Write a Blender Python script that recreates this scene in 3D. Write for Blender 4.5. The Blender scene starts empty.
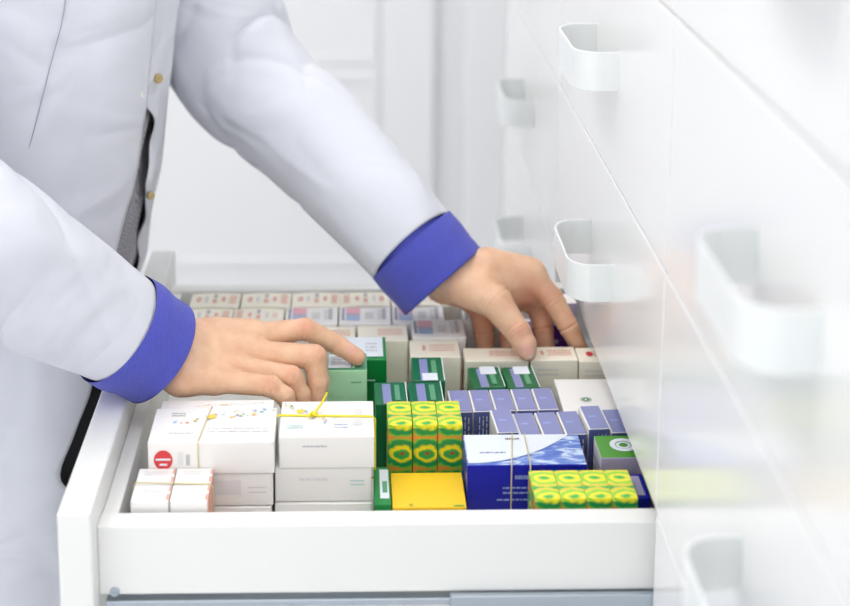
import bpy, bmesh, math, random
import numpy as np
from mathutils import Vector, Matrix
random.seed(7)
SC = bpy.context.scene
COL = SC.collection
PI = math.pi

# ------------------------------------------------------------------ camera
F_, PX, PY = 1500.0, 376.0, 0.0
PSI = math.radians(1.0); TH = math.atan(290/1500)
CAM = np.array([0, 0, 1.6])
FW = np.array([math.sin(PSI)*math.cos(TH), math.cos(PSI)*math.cos(TH), -math.sin(TH)])
RT = np.array([math.cos(PSI), -math.sin(PSI), 0.0]); DN = np.cross(FW, RT)
def at(u, v, y):
    r = FW + RT*(u-PX)/F_ + DN*(v-PY)/F_
    return CAM + r*(y/r[1])
cd = bpy.data.cameras.new('camera'); cam = bpy.data.objects.new('camera', cd); COL.objects.link(cam)
cam.location = CAM
m = Matrix((RT, -DN, -FW)).transposed(); cam.rotation_euler = m.to_euler()
cd.sensor_width = 36; cd.lens = F_*36/850
cd.shift_x = (425-PX)/850; cd.shift_y = -(303-PY)/850
cd.clip_start = .05
cd.dof.use_dof = True; cd.dof.focus_distance = 1.53; cd.dof.aperture_fstop = 3.4
SC.camera = cam
SC.view_settings.view_transform = 'Standard'; SC.view_settings.look = 'None'
SC.view_settings.exposure = 0.04; SC.view_settings.gamma = 1.0

# ------------------------------------------------------------------ materials
def mat(name, col, rough=.5, metal=0.0, spec=.5, bump=None, sss=0, coat=0, noise=None):
    m = bpy.data.materials.new(name); m.use_nodes = True
    nt = m.node_tree; b = nt.nodes['Principled BSDF']
    b.inputs['Base Color'].default_value = (*col, 1); b.inputs['Roughness'].default_value = rough
    b.inputs['Metallic'].default_value = metal; b.inputs['Specular IOR Level'].default_value = spec
    b.inputs['Coat Weight'].default_value = coat
    tc = nt.nodes.new('ShaderNodeTexCoord')
    if noise:                                  # (scale, strength) gentle variation of the colour
        n = nt.nodes.new('ShaderNodeTexNoise'); n.inputs['Scale'].default_value = noise[0]
        nt.links.new(tc.outputs['Object'], n.inputs['Vector'])
        mx = nt.nodes.new('ShaderNodeMixRGB'); mx.inputs[1].default_value = (*[c*(1-noise[1]) for c in col], 1)
        mx.inputs[2].default_value = (*[min(1, c*(1+noise[1])) for c in col], 1)
        nt.links.new(n.outputs[0], mx.inputs[0]); nt.links.new(mx.outputs[0], b.inputs['Base Color'])
    if bump:                                   # (scale, distance)
        n = nt.nodes.new('ShaderNodeTexNoise'); n.inputs['Scale'].default_value = bump[0]; n.inputs['Detail'].default_value = 3
        nt.links.new(tc.outputs['Object'], n.inputs['Vector'])
        bp = nt.nodes.new('ShaderNodeBump'); bp.inputs['Distance'].default_value = bump[1]; bp.inputs['Strength'].default_value = 1
        nt.links.new(n.outputs[0], bp.inputs['Height']); nt.links.new(bp.outputs[0], b.inputs['Normal'])
    return m
def srgb(r, g, b):
    f = lambda c: (c/255/12.92) if c/255 <= .04045 else ((c/255+.055)/1.055)**2.4
    return (f(r), f(g), f(b))
M = {}
M['gloss'] = mat('gloss_white_lacquer', srgb(240,240,240), .17, spec=.45, noise=(.6,.01))
M['edge'] = mat('white_panel_edge', srgb(242,242,242), .35, noise=(3,.01))
M['satin'] = mat('satin_white_board', srgb(236,236,234), .42, bump=(60,.0001))
M['steel'] = mat('brushed_steel', srgb(185,195,205), .3, metal=.9, noise=(30,.05))
M['handle'] = mat('satin_silver_handle', srgb(238,241,241), .45, metal=.15, noise=(40,.02))
M['dark'] = mat('dark_gap', (.02,.02,.022), .7, noise=(10,.1))
M['wall'] = mat('white_wall_paint', srgb(242,243,245), .6, bump=(80,.0002))
M['door'] = mat('white_door_paint', srgb(243,244,246), .45, noise=(2,.01))
M['floor'] = mat('pale_vinyl_floor', srgb(205,206,208), .4, noise=(3,.05))
M['ceil'] = mat('white_ceiling', srgb(240,240,240), .8, bump=(100,.0005))
M['rubber'] = mat('clear_rubber_band', srgb(214,200,150), .4, noise=(50,.05))
M['yband'] = mat('yellow_rubber_band', srgb(238,222,40), .4, noise=(50,.05))
M['black'] = mat('black_trouser_cloth', srgb(20,20,24), .85, bump=(400,.0005))
M['white'] = mat('white_card', srgb(244,242,240), .42, noise=(12,.012))
M['greyw'] = mat('white_card_matt', srgb(238,235,232), .5, noise=(12,.015))
M['cream'] = mat('cream_card', srgb(251,245,228), .45, noise=(12,.02))
M['dgreen'] = mat('deep_green_card', srgb(0,104,62), .35, noise=(12,.04))
M['green'] = mat('bright_green_card', srgb(0,132,58), .35, noise=(12,.04))
M['pgreen'] = mat('pale_green_card', srgb(174,224,182), .4, noise=(12,.02))
M['sage'] = mat('sage_green_print', srgb(92,158,120), .4, noise=(12,.03))
M['yellow'] = mat('yellow_card', srgb(252,206,34), .38, noise=(12,.015))
M['blue'] = mat('royal_blue_card', srgb(10,20,168), .3, noise=(12,.03))
M['lav'] = mat('lavender_blue_card', srgb(136,141,190), .38, noise=(12,.03))
M['slate'] = mat('slate_blue_card', srgb(84,92,150), .38, noise=(12,.03))
M['purple'] = mat('purple_card', srgb(84,20,128), .35, noise=(12,.03))
M['lilac'] = mat('lilac_card', srgb(186,178,208), .4, noise=(12,.02))
M['red'] = mat('red_print', srgb(212,54,60), .4, noise=(12,.02))
M['pinks'] = mat('pink_print', srgb(240,176,190), .45, noise=(60,.05))
M['pinkp'] = mat('faded_red_print', srgb(232,176,160), .45, noise=(60,.05))
M['peach'] = mat('peach_print', srgb(236,160,140), .45, noise=(60,.06))
M['ink'] = mat('grey_ink', srgb(186,186,190), .45, noise=(40,.03))
M['inkl'] = mat('pale_grey_ink', srgb(222,221,222), .45, noise=(40,.03))
M['inkd'] = mat('dark_ink', srgb(88,88,108), .45, noise=(40,.03))
M['wink'] = mat('white_ink', srgb(225,232,240), .45, noise=(40,.03))
M['bink'] = mat('pale_blue_ink', srgb(150,165,225), .45, noise=(40,.03))
M['bsoft'] = mat('soft_blue_print', srgb(165,195,228), .45, noise=(40,.03))
M['bluegrey'] = mat('blue_grey_print', srgb(150,154,178), .45, noise=(40,.03))
M['teal'] = mat('teal_print', srgb(130,200,200), .45, noise=(40,.03))
M['orange'] = mat('orange_print', srgb(240,140,60), .45, noise=(40,.03))
M['yink'] = mat('yellow_print', srgb(250,220,80), .45, noise=(40,.03))
M['navy'] = mat('navy_print', srgb(70,76,110), .45, noise=(40,.03))
M['leaf'] = mat('leaf_green_print', srgb(74,150,40), .4, noise=(40,.05))
M['brass'] = mat('brass_snap', srgb(190,170,120), .3, metal=.9, noise=(40,.05))
M['pearl'] = mat('pearl_snap', srgb(225,225,215), .25, metal=.3, noise=(40,.05))
M['hair'] = mat('brown_hair', srgb(60,42,30), .6, bump=(200,.002))
M['thread'] = mat('seam_thread', srgb(166,168,184), .8, noise=(200,.05))

def cloth(name, col, weave, dist, dark=.08, rough=.85, folds=0):
    m = bpy.data.materials.new(name); m.use_nodes = True; nt = m.node_tree; b = nt.nodes['Principled BSDF']
    b.inputs['Roughness'].default_value = rough; b.inputs['Specular IOR Level'].default_value = .25
    b.inputs['Sheen Weight'].default_value = .15
    tc = nt.nodes.new('ShaderNodeTexCoord')
    hs = []
    for i, d in enumerate(('X', 'Z')):
        w = nt.nodes.new('ShaderNodeTexWave'); w.bands_direction = d; w.inputs['Scale'].default_value = weave
        w.inputs['Distortion'].default_value = 1.5; w.inputs['Detail'].default_value = 2
        nt.links.new(tc.outputs['Object'], w.inputs['Vector']); hs.append(w)
    n = nt.nodes.new('ShaderNodeTexNoise'); n.inputs['Scale'].default_value = weave*1.5; n.inputs['Detail'].default_value = 4
    nt.links.new(tc.outputs['Object'], n.inputs['Vector'])
    a = nt.nodes.new('ShaderNodeMath'); a.operation = 'ADD'
    nt.links.new(hs[0].outputs['Fac'], a.inputs[0]); nt.links.new(hs[1].outputs['Fac'], a.inputs[1])
    a2 = nt.nodes.new('ShaderNodeMath'); a2.operation = 'ADD'
    nt.links.new(a.outputs[0], a2.inputs[0]); nt.links.new(n.outputs[0], a2.inputs[1])
    mr = nt.nodes.new('ShaderNodeMapRange'); mr.inputs[1].default_value = .4; mr.inputs[2].default_value = 2.4
    nt.links.new(a2.outputs[0], mr.inputs[0])
    mx = nt.nodes.new('ShaderNodeMixRGB'); mx.inputs[1].default_value = (*[c*(1-dark) for c in col], 1); mx.inputs[2].default_value = (*[min(1, c*(1+dark)) for c in col], 1)
    nt.links.new(mr.outputs[0], mx.inputs[0]); nt.links.new(mx.outputs[0], b.inputs['Base Color'])
    bp = nt.nodes.new('ShaderNodeBump'); bp.inputs['Distance'].default_value = dist
    nt.links.new(a2.outputs[0], bp.inputs['Height']); nt.links.new(bp.outputs[0], b.inputs['Normal'])
    if folds:                                  # soft creases of worn cotton
        mp = nt.nodes.new('ShaderNodeMapping'); mp.inputs['Rotation'].default_value = (.3, .7, .2); mp.inputs['Scale'].default_value = (1, 1, 1.8)
        n3 = nt.nodes.new('ShaderNodeTexNoise'); n3.inputs['Scale'].default_value = 7; n3.inputs['Detail'].default_value = 1.3; n3.inputs['Distortion'].default_value = 1.2
        nt.links.new(tc.outputs['Object'], mp.inputs[0]); nt.links.new(mp.outputs[0], n3.inputs['Vector'])
        b2 = nt.nodes.new('ShaderNodeBump'); b2.inputs['Distance'].default_value = folds; nt.links.new(n3.outputs[0], b2.inputs['Height'])
        nt.links.new(b2.outputs[0], bp.inputs['Normal'])
    return m
M['coat'] = cloth('white_coat_cotton', srgb(216,218,227), 300, .00006, .015, folds=.012)
M['cuff'] = cloth('blue_cuff_cotton', srgb(82,87,188), 200, .0003, .30)
M['shirt'] = cloth('grey_woven_shirt', srgb(150,150,158), 190, .0003, .6)

def sweets():                                   # green / yellow / orange looping print of the small cartons
    m = bpy.data.materials.new('yellow_green_patterned_card'); m.use_nodes = True; nt = m.node_tree
    N = nt.nodes.new; L = nt.links.new; b = nt.nodes['Principled BSDF']; b.inputs['Roughness'].default_value = .35
    tc = N('ShaderNodeTexCoord'); n = N('ShaderNodeTexNoise'); n.inputs['Scale'].default_value = 95; n.inputs['Detail'].default_value = 2
    L(tc.outputs['UV'], n.inputs['Vector'])
    uv = N('ShaderNodeSeparateXYZ'); L(tc.outputs['UV'], uv.inputs[0])     # UV in metres, unrolled top -> front
    def math_(op, a, b_=None, c=None):
        k = N('ShaderNodeMath'); k.operation = op
        for i, x in enumerate((a, b_, c)):
            if x is None: continue
            if isinstance(x, (int, float)): k.inputs[i].default_value = x
            else: L(x, k.inputs[i])
        return k.outputs[0]
    v = uv.outputs[1]; u = uv.outputs[0]
    vm = math_('MODULO', math_('ADD', v, 1.0), .034)
    du = math_('DIVIDE', math_('ABSOLUTE', math_('SUBTRACT', u, .014)), .0115)
    dv = math_('DIVIDE', math_('SUBTRACT', vm, .017), .0085)
    r = math_('SQRT', math_('ADD', math_('MULTIPLY', du, du), math_('MULTIPLY', dv, dv)))
    w = math_('ADD', r, math_('MULTIPLY', math_('SUBTRACT', n.outputs[0], .5), .95))
    cr = N('ShaderNodeValToRGB'); e = cr.color_ramp; e.interpolation = 'LINEAR'
    st = [(0, srgb(60,185,80)), (.16, srgb(60,185,80)), (.24, srgb(225,228,60)), (.42, srgb(252,236,50)), (.5, srgb(160,214,60)),
          (.66, srgb(150,214,70)), (.74, srgb(240,232,60)), (.82, srgb(236,190,70)), (.9, srgb(235,225,70)), (1, srgb(60,175,80))]
    e.elements[0].position = 0; e.elements[0].color = (*st[0][1], 1); e.elements[1].position = 1; e.elements[1].color = (*st[-1][1], 1)
    for p, c in st[1:-1]:
        k = e.elements.new(p); k.color = (*c, 1)
    L(math_('DIVIDE', w, 2.0), cr.inputs[0])
    # lower half of the front: darker green field with yellow ring and red heart, orange streaks at the foot
    cr2 = N('ShaderNodeValToRGB'); e = cr2.color_ramp
    st = [(0, srgb(150,50,60)), (.08, srgb(190,70,55)), (.16, srgb(50,170,80)), (.30, srgb(60,178,80)), (.38, srgb(244,228,40)), (.48, srgb(240,226,40)),
          (.6, srgb(20,150,76)), (.8, srgb(18,146,80)), (.90, srgb(110,195,60)), (1, srgb(222,150,60))]
    e.elements[0].position = 0; e.elements[0].color = (*st[0][1], 1); e.elements[1].position = 1; e.elements[1].color = (*st[-1][1], 1)
    for p, c in st[1:-1]:
        k = e.elements.new(p); k.color = (*c, 1)
    L(math_('DIVIDE', w, 2.0), cr2.inputs[0])
    sel = math_('LESS_THAN', v, -.004)
    mx = N('ShaderNodeMixRGB'); L(sel, mx.inputs[0]); L(cr.outputs[0], mx.inputs[1]); L(cr2.outputs[0], mx.inputs[2])
    L(mx.outputs[0], b.inputs['Base Color'])
    return m
M['sweet'] = sweets()
def bluewave():
    m = bpy.data.materials.new('blue_watercolour_print'); m.use_nodes = True; nt = m.node_tree; b = nt.nodes['Principled BSDF']
    b.inputs['Roughness'].default_value = .3
    tc = nt.nodes.new('ShaderNodeTexCoord'); mp = nt.nodes.new('ShaderNodeMapping'); mp.inputs['Scale'].default_value = (40, 130, 1)
    n = nt.nodes.new('ShaderNodeTexNoise'); n.inputs['Scale'].default_value = 1; n.inputs['Detail'].default_value = 5; n.inputs['Distortion'].default_value = 1.5
    nt.links.new(tc.outputs['Object'], mp.inputs[0]); nt.links.new(mp.outputs[0], n.inputs['Vector'])
    cr = nt.nodes.new('ShaderNodeValToRGB'); e = cr.color_ramp
    e.elements[0].position = .3; e.elements[0].color = (*srgb(60,84,190), 1); e.elements[1].position = .62; e.elements[1].color = (*srgb(205,220,240), 1)
    k = e.elements.new(.5); k.color = (*srgb(96,130,205), 1)
    nt.links.new(n.outputs[0], cr.inputs[0]); nt.links.new(cr.outputs[0], b.inputs['Base Color'])
    return m
M['wave'] = bluewave()
def skin():
    m = bpy.data.materials.new('skin'); m.use_nodes = True; nt = m.node_tree; b = nt.nodes['Principled BSDF']
    b.inputs['Roughness'].default_value = .48; b.inputs['Specular IOR Level'].default_value = .4
    b.inputs['Subsurface Weight'].default_value = .25; b.inputs['Subsurface Scale'].default_value = .006
    b.inputs['Subsurface Radius'].default_value = (1, .4, .25)
    at_ = nt.nodes.new('ShaderNodeVertexColor'); at_.layer_name = 'tone'
    tc = nt.nodes.new('ShaderNodeTexCoord')
    n = nt.nodes.new('ShaderNodeTexNoise'); n.inputs['Scale'].default_value = 55; n.inputs['Detail'].default_value = 4
    nt.links.new(tc.outputs['Object'], n.inputs['Vector'])
    mx = nt.nodes.new('ShaderNodeMixRGB'); mx.blend_type = 'MULTIPLY'; mx.inputs[0].default_value = 1
    cr = nt.nodes.new('ShaderNodeValToRGB'); cr.color_ramp.elements[0].position = .3; cr.color_ramp.elements[0].color = (.9,.80,.77,1)
    cr.color_ramp.elements[1].position = .65; cr.color_ramp.elements[1].color = (1,1,1,1)
    nt.links.new(n.outputs[0], cr.inputs[0]); nt.links.new(at_.outputs[0], mx.inputs[1]); nt.links.new(cr.outputs[0], mx.inputs[2])
    nt.links.new(mx.outputs[0], b.inputs['Base Color'])
    v = nt.nodes.new('ShaderNodeTexVoronoi'); v.inputs['Scale'].default_value = 700
    n2 = nt.nodes.new('ShaderNodeTexNoise'); n2.inputs['Scale'].default_value = 180; n2.inputs['Detail'].default_value = 5
    nt.links.new(tc.outputs['Object'], v.inputs['Vector']); nt.links.new(tc.outputs['Object'], n2.inputs['Vector'])
    ad = nt.nodes.new('ShaderNodeMath'); ad.operation = 'MULTIPLY_ADD'; ad.inputs[1].default_value = .5
    nt.links.new(v.outputs['Distance'], ad.inputs[0]); nt.links.new(n2.outputs[0], ad.inputs[2])
    bp = nt.nodes.new('ShaderNodeBump'); bp.inputs['Distance'].default_value = .0006; bp.inputs['Strength'].default_value = .8
    nt.links.new(ad.outputs[0], bp.inputs['Height']); nt.links.new(bp.outputs[0], b.inputs['Normal'])
    return m
M['skin'] = skin()
def emit(name, col, s):
    m = bpy.data.materials.new(name); m.use_nodes = True; b = m.node_tree.nodes['Principled BSDF']
    b.inputs['Base Color'].default_value = (*col, 1); b.inputs['Emission Color'].default_value = (*col, 1); b.inputs['Emission Strength'].default_value = s
    return m
M['lamp'] = emit('lit_diffuser', (1,.99,.97), 4.6)

# ------------------------------------------------------------------ helpers
def meshobj(name, verts, faces, mats, parent=None, smooth=False, fm=None, loc=None):
    me = bpy.data.meshes.new(name); me.from_pydata([tuple(v) for v in verts], [], [tuple(f) for f in faces])
    for k in (mats if isinstance(mats, (list, tuple)) else [mats]): me.materials.append(k)
    if fm is not None: me.polygons.foreach_set('material_index', fm)
    if smooth: me.polygons.foreach_set('use_smooth', [True]*len(me.polygons))
    me.update()
    o = bpy.data.objects.new(name, me); COL.objects.link(o)
    if parent: o.parent = parent
    if loc is not None: o.location = loc
    return o
def bmobj(name, bm, mats, parent=None, smooth=False, loc=None):
    me = bpy.data.meshes.new(name); bm.to_mesh(me); bm.free()
    for k in (mats if isinstance(mats, (list, tuple)) else [mats]): me.materials.append(k)
    if smooth: me.polygons.foreach_set('use_smooth', [True]*len(me.polygons))
    o = bpy.data.objects.new(name, me); COL.objects.link(o)
    if parent: o.parent = parent
    if loc is not None: o.location = loc
    return o
def add_box(bm, x0, x1, y0, y1, z0, z1, bev=0, seg=2, mi=0):
    r = bmesh.ops.create_cube(bm, size=1)
    vs = r['verts']
    for v in vs: v.co = Vector(((x0+x1)/2+v.co.x*(x1-x0), (y0+y1)/2+v.co.y*(y1-y0), (z0+z1)/2+v.co.z*(z1-z0)))
    fs = {f for v in vs for f in v.link_faces}
    if bev:
        es = list({e for v in vs for e in v.link_edges})
        rr = bmesh.ops.bevel(bm, geom=es, offset=bev, segments=seg, affect='EDGES', profile=.5)
        fs = set(rr['faces']) | {f for f in fs if f.is_valid}
    for f in fs: f.material_index = mi
def box(name, b, mt, parent=None, bev=0, loc=None):
    bm = bmesh.new(); add_box(bm, *b, bev=bev); return bmobj(name, bm, mt, parent, loc=loc)
def tag(o, label=None, cat=None, group=None, kind=None):
    if label: o['label'] = label
    if cat: o['category'] = cat
    if group: o['group'] = group
    if kind: o['kind'] = kind
    return o
def empty(name, loc, rz=0):
    o = bpy.data.objects.new(name, None); COL.objects.link(o); o.location = loc; o.rotation_euler = (0, 0, rz); o.empty_display_size = .05
    return o
def tube(name, pts, r, mt, parent=None, n=8, closed=False):
    pts = [Vector(p) for p in pts]; N = len(pts); V = []; Fc = []
    up = None
    for i, p in enumerate(pts):
        a = pts[(i-1) % N] if (i or closed) else p; b = pts[(i+1) % N] if (i < N-1 or closed) else p
        t = (b-a).normalized()
        if up is None:
            up = t.orthogonal().normalized()
        up = (up - t*up.dot(t)).normalized(); s = t.cross(up)
        for k in range(n):
            q = 2*PI*k/n; V.append(p + up*math.cos(q)*r + s*math.sin(q)*r)
    for i in range(N if closed else N-1):
        for k in range(n):
            j = (i+1) % N
            Fc.append((i*n+k, i*n+(k+1) % n, j*n+(k+1) % n, j*n+k))
    if not closed: Fc += [tuple(range(n-1, -1, -1)), tuple((N-1)*n+k for k in range(n))]
    return meshobj(name, V, Fc, mt, parent, True)
def catmull(P, n):
    P = [np.array(p, float) for p in P]; P = [2*P[0]-P[1]] + P + [2*P[-1]-P[-2]]; out = []
    for i in range(1, len(P)-2):
        for k in range(n):
            t = k/n; a, b, c, d = P[i-1:i+3]
            out.append(.5*((2*b)+(-a+c)*t+(2*a-5*b+4*c-d)*t*t+(-a+3*b-3*c+d)*t**3))
    out.append(P[-2]); return np.array(out)

# ------------------------------------------------------------------ room
def struct(name, b, mt, bev=0):
    return tag(box(name, b, mt, None, bev), kind='structure')
struct('floor', (-3, 3, -1.5, 4.4, -.05, 0), M['floor'])
struct('ceiling', (-3, 3, -1.5, 4.4, 2.8, 2.85), M['ceil'])
struct('wall_left', (-3.05, -3, -1.5, 4.4, 0, 2.8), M['wall'])
struct('wall_right', (.95, 1.0, -1.5, 4.4, 0, 2.8), M['wall'])
bm = bmesh.new()
add_box(bm, -3, -1.0, 3.9, 4.0, 0, 2.8); add_box(bm, .078, 1.0, 3.9, 4.0, 0, 2.8); add_box(bm, -1.0, .078, 3.9, 4.0, 2.15, 2.8)
tag(bmobj('wall_back', bm, M['wall']), kind='structure')
# panelled white door
d = box('door_1', (-.92, .078, 3.86, 3.9, .01, 2.1), M['door'], bev=.002); tag(d, kind='structure')
def frame_panel(name, x0, x1, z0, z1, y, parent):
    bm = bmesh.new(); w = .022
    add_box(bm, x0, x1, y-.006, y+.002, z0, z0+w, .002); add_box(bm, x0, x1, y-.006, y+.002, z1-w, z1, .002)
    add_box(bm, x0, x0+w, y-.006, y+.002, z0+w, z1-w, .002); add_box(bm, x1-w, x1, y-.006, y+.002, z0+w, z1-w, .002)
    return bmobj(name, bm, M['door'], parent)
frame_panel('door_panel', -.85, .072, .685, 2.0, 3.86, d); frame_panel('door_panel', -.85, .072, .12, .655, 3.86, d)
t = struct('trim_1', (.079, .222, 3.858, 3.8995, 0, 2.2), M['door'], .006)
t = struct('trim_2', (.30, .42, 3.87, 3.8995, 0, 2.8), M['door'], .012)
for k, (x, y) in enumerate([(-.9, .9), (-.9, 2.3), (.35, .3), (.1, 2.6), (-2.1, .9), (-2.1, 2.3)]):
    c = box('ceiling_light', (-.3, .3, -.6, .6, -.03, 0), M['edge'], loc=(x, y, 2.8), bev=.004)
    tag(c, 'recessed white ceiling light panel above the pharmacy, out of the frame', 'ceiling light', 'ceiling light panels')
    box('diffuser', (-.28, .28, -.58, .58, -.034, -.028), M['lamp'], c)

# ------------------------------------------------------------------ cabinet wall of drawers
FX = .27
COLS = [(-.09, .561), (.564, 1.2165), (1.2195, 1.877), (1.880, 2.535)]
ROWS = [.2285, .4535, .6765, .9015, .1, 1.1265, 1.3515, 1.5765, 1.8]
rows = [(.006, .2255), (.2285, .4495), (.4525, .6745), (.6775, .8990), (.9020, 1.1240), (1.1270, 1.3490), (1.3520, 1.5740), (1.5770, 1.7985)]
bm = bmesh.new()
for y in (-.095, .5625, 1.218, 1.8785, 2.537):
    for dy in (-.009, .009) if y not in (-.095, 2.537) else (0,):
        add_box(bm, FX+.021, FX+.62, y+dy-.0088, y+dy+.0088, 0, 1.8, 0)
add_box(bm, FX+.60, FX+.62, -.1, 2.54, 0, 1.8); add_box(bm, FX+.021, FX+.62, -.1, 2.54, 1.8, 1.82)
for z0, z1 in rows[1:]: add_box(bm, FX+.05, FX+.6, -.1, 2.54, z0-.008, z0-.002) if abs(z0-.9025) > .01 else None
for z0, z1 in rows[1:]:
    if abs(z0-.902) > .01: add_box(bm, FX+.004, FX+.049, -.09, 2.535, z0-.0029, z0-.0001)
    else: add_box(bm, FX+.004, FX+.049, -.09, 1.2155, z0-.0029, z0-.0001); add_box(bm, FX+.004, FX+.049, 1.881, 2.535, z0-.0029, z0-.0001)
tag(bmobj('drawer_cabinet', bm, M['edge']), 'tall white cabinet carcass holding the columns of glossy drawers', 'cabinet')
def handle_mesh(L=.14, p=.044, h=.040, r=.026, t=.0022):
    """flat strip bent into a D: out from the front, round the corner, along, and back"""
    path = [(0, -L/2)]
    for k in range(9):
        a = PI/2*k/8; path.append((-(p-r)-r*math.sin(a), -L/2+r-r*math.cos(a)) if k else (-(p-r), -L/2))
    for k in range(9):
        a = PI/2*k/8; path.append((-(p-r)-r*math.cos(a), L/2-r+r*math.sin(a)))
    path.append((0, L/2))
    path = [Vector(q) for q in path]; V = []; Fc = []
    n = len(path)
    for i, q in enumerate(path):
        a = path[max(i-1, 0)]; b = path[min(i+1, n-1)]; tg = (b-a).normalized(); nn = Vector((-tg.y, tg.x))
        for (s, z) in ((-1, -h/2), (1, -h/2), (1, h/2-.0006), (.7, h/2), (-.7, h/2), (-1, h/2-.0006)):
            w = q+nn*t/2*s; V.append((w.x, w.y, z))
    for i in range(n-1):
        for k in range(6):
            Fc.append((i*6+k, i*6+(k+1) % 6, (i+1)*6+(k+1) % 6, (i+1)*6+k))
    return V, Fc
HV, HF = handle_mesh()
cname = {0: 'nearest', 1: 'near', 2: 'middle', 3: 'far'}
rname = ['lowest row', 'second row up', 'third row up', 'fourth row up', 'row just above the open drawer', 'second row above the open drawer', 'third row above the open drawer', 'top row']
for ci, (y0, y1) in enumerate(COLS):
    for ri, (z0, z1) in enumerate(rows):
        if ci == 2 and ri == 3: continue
        dr = empty('cabinet_drawer', (FX, (y0+y1)/2, z0))
        vis = {(1, 3): 'closed glossy white drawer with blurred silver handle, beside the open drawer at lower right',
               (1, 4): 'closed white drawer with big blurred handle at right, nearest to the camera',
               (1, 5): 'blurred glossy white drawer front in the upper right corner of the photo',
               (2, 4): 'closed glossy drawer directly above the open one, handle beside the reaching hand',
               (2, 5): 'closed glossy drawer with silver handle at top, second above the open drawer',
               (3, 4): 'far closed drawer with small blurred handle at upper middle, behind the reaching hand',
               (3, 5): 'far column drawer front at the top edge of the photo, second above the open row'}
        lab = vis.get((ci, ri), f'closed glossy white drawer in the {cname[ci]} column, {rname[ri]}')
        tag(dr, lab, 'drawer', 'closed drawers of the cabinet wall')
        bm = bmesh.new(); add_box(bm, 0, .019, -(y1-y0)/2, (y1-y0)/2, 0, z1-z0, .0012, 2)
        bmobj('drawer_front', bm, M['gloss'], dr)
        hz = .116
        meshobj('handle', [(x, y-.015, z+hz) for x, y, z in HV], HF, M['handle'], dr, False)

# ------------------------------------------------------------------ the open drawer
DZ = .815
od = empty('open_drawer', (0, 1.52, .74))
tag(od, 'white drawer pulled fully open, packed with rows of medicine cartons', 'drawer')
def opart(name, b, mt, bev=.0015):
    b = (b[0], b[1], b[2]-1.52, b[3]-1.52, b[4]-.74, b[5]-.74)
    return box(name, b, mt, od, bev)
opart('drawer_front', (-.257, -.2275, 1.200, 1.848, .68, .914), M['satin'], .002)
opart('drawer_side', (-.2275, .80, 1.228, 1.252, .818, .885), M['satin'])
opart('drawer_side', (-.2275, .80, 1.782, 1.802, .818, .885), M['satin'])
opart('drawer_base', (-.2275, .80, 1.2525, 1.7815, .803, .814), M['satin'])
opart('inner_panel', (-.2273, -.2125, 1.2525, 1.7815, .8145, .882), M['satin'])
bm = bmesh.new(); add_box(bm, -.222, .80, 1.226-1.52, 1.24-1.52, .806-.74, .8125-.74, .001)
bmobj('drawer_runner', bm, M['steel'], od)
bm = bmesh.new(); add_box(bm, .088, .80, 1.219-1.52, 1.2255-1.52, .798-.74, .8185-.74, .001); add_box(bm, .094, .80, 1.2195-1.52, 1.224-1.52, .79-.74, .797-.74, .001)
bmobj('cabinet_rail', bm, M['steel'], od)
bm = bmesh.new(); bmesh.ops.create_cone(bm, cap_ends=True, segments=20, radius1=.0045, radius2=.0035, depth=.003, matrix=Matrix.Translation((-.2135, 1.2265-1.52, .8215-.74)) @ Matrix.Rotation(PI/2, 4, 'X'))
add_box(bm, -.2165, -.2105, 1.2237-1.52, 1.2247-1.52, .8208-.74, .8222-.74)
bmobj('screw', bm, M['steel'], od)

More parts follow.
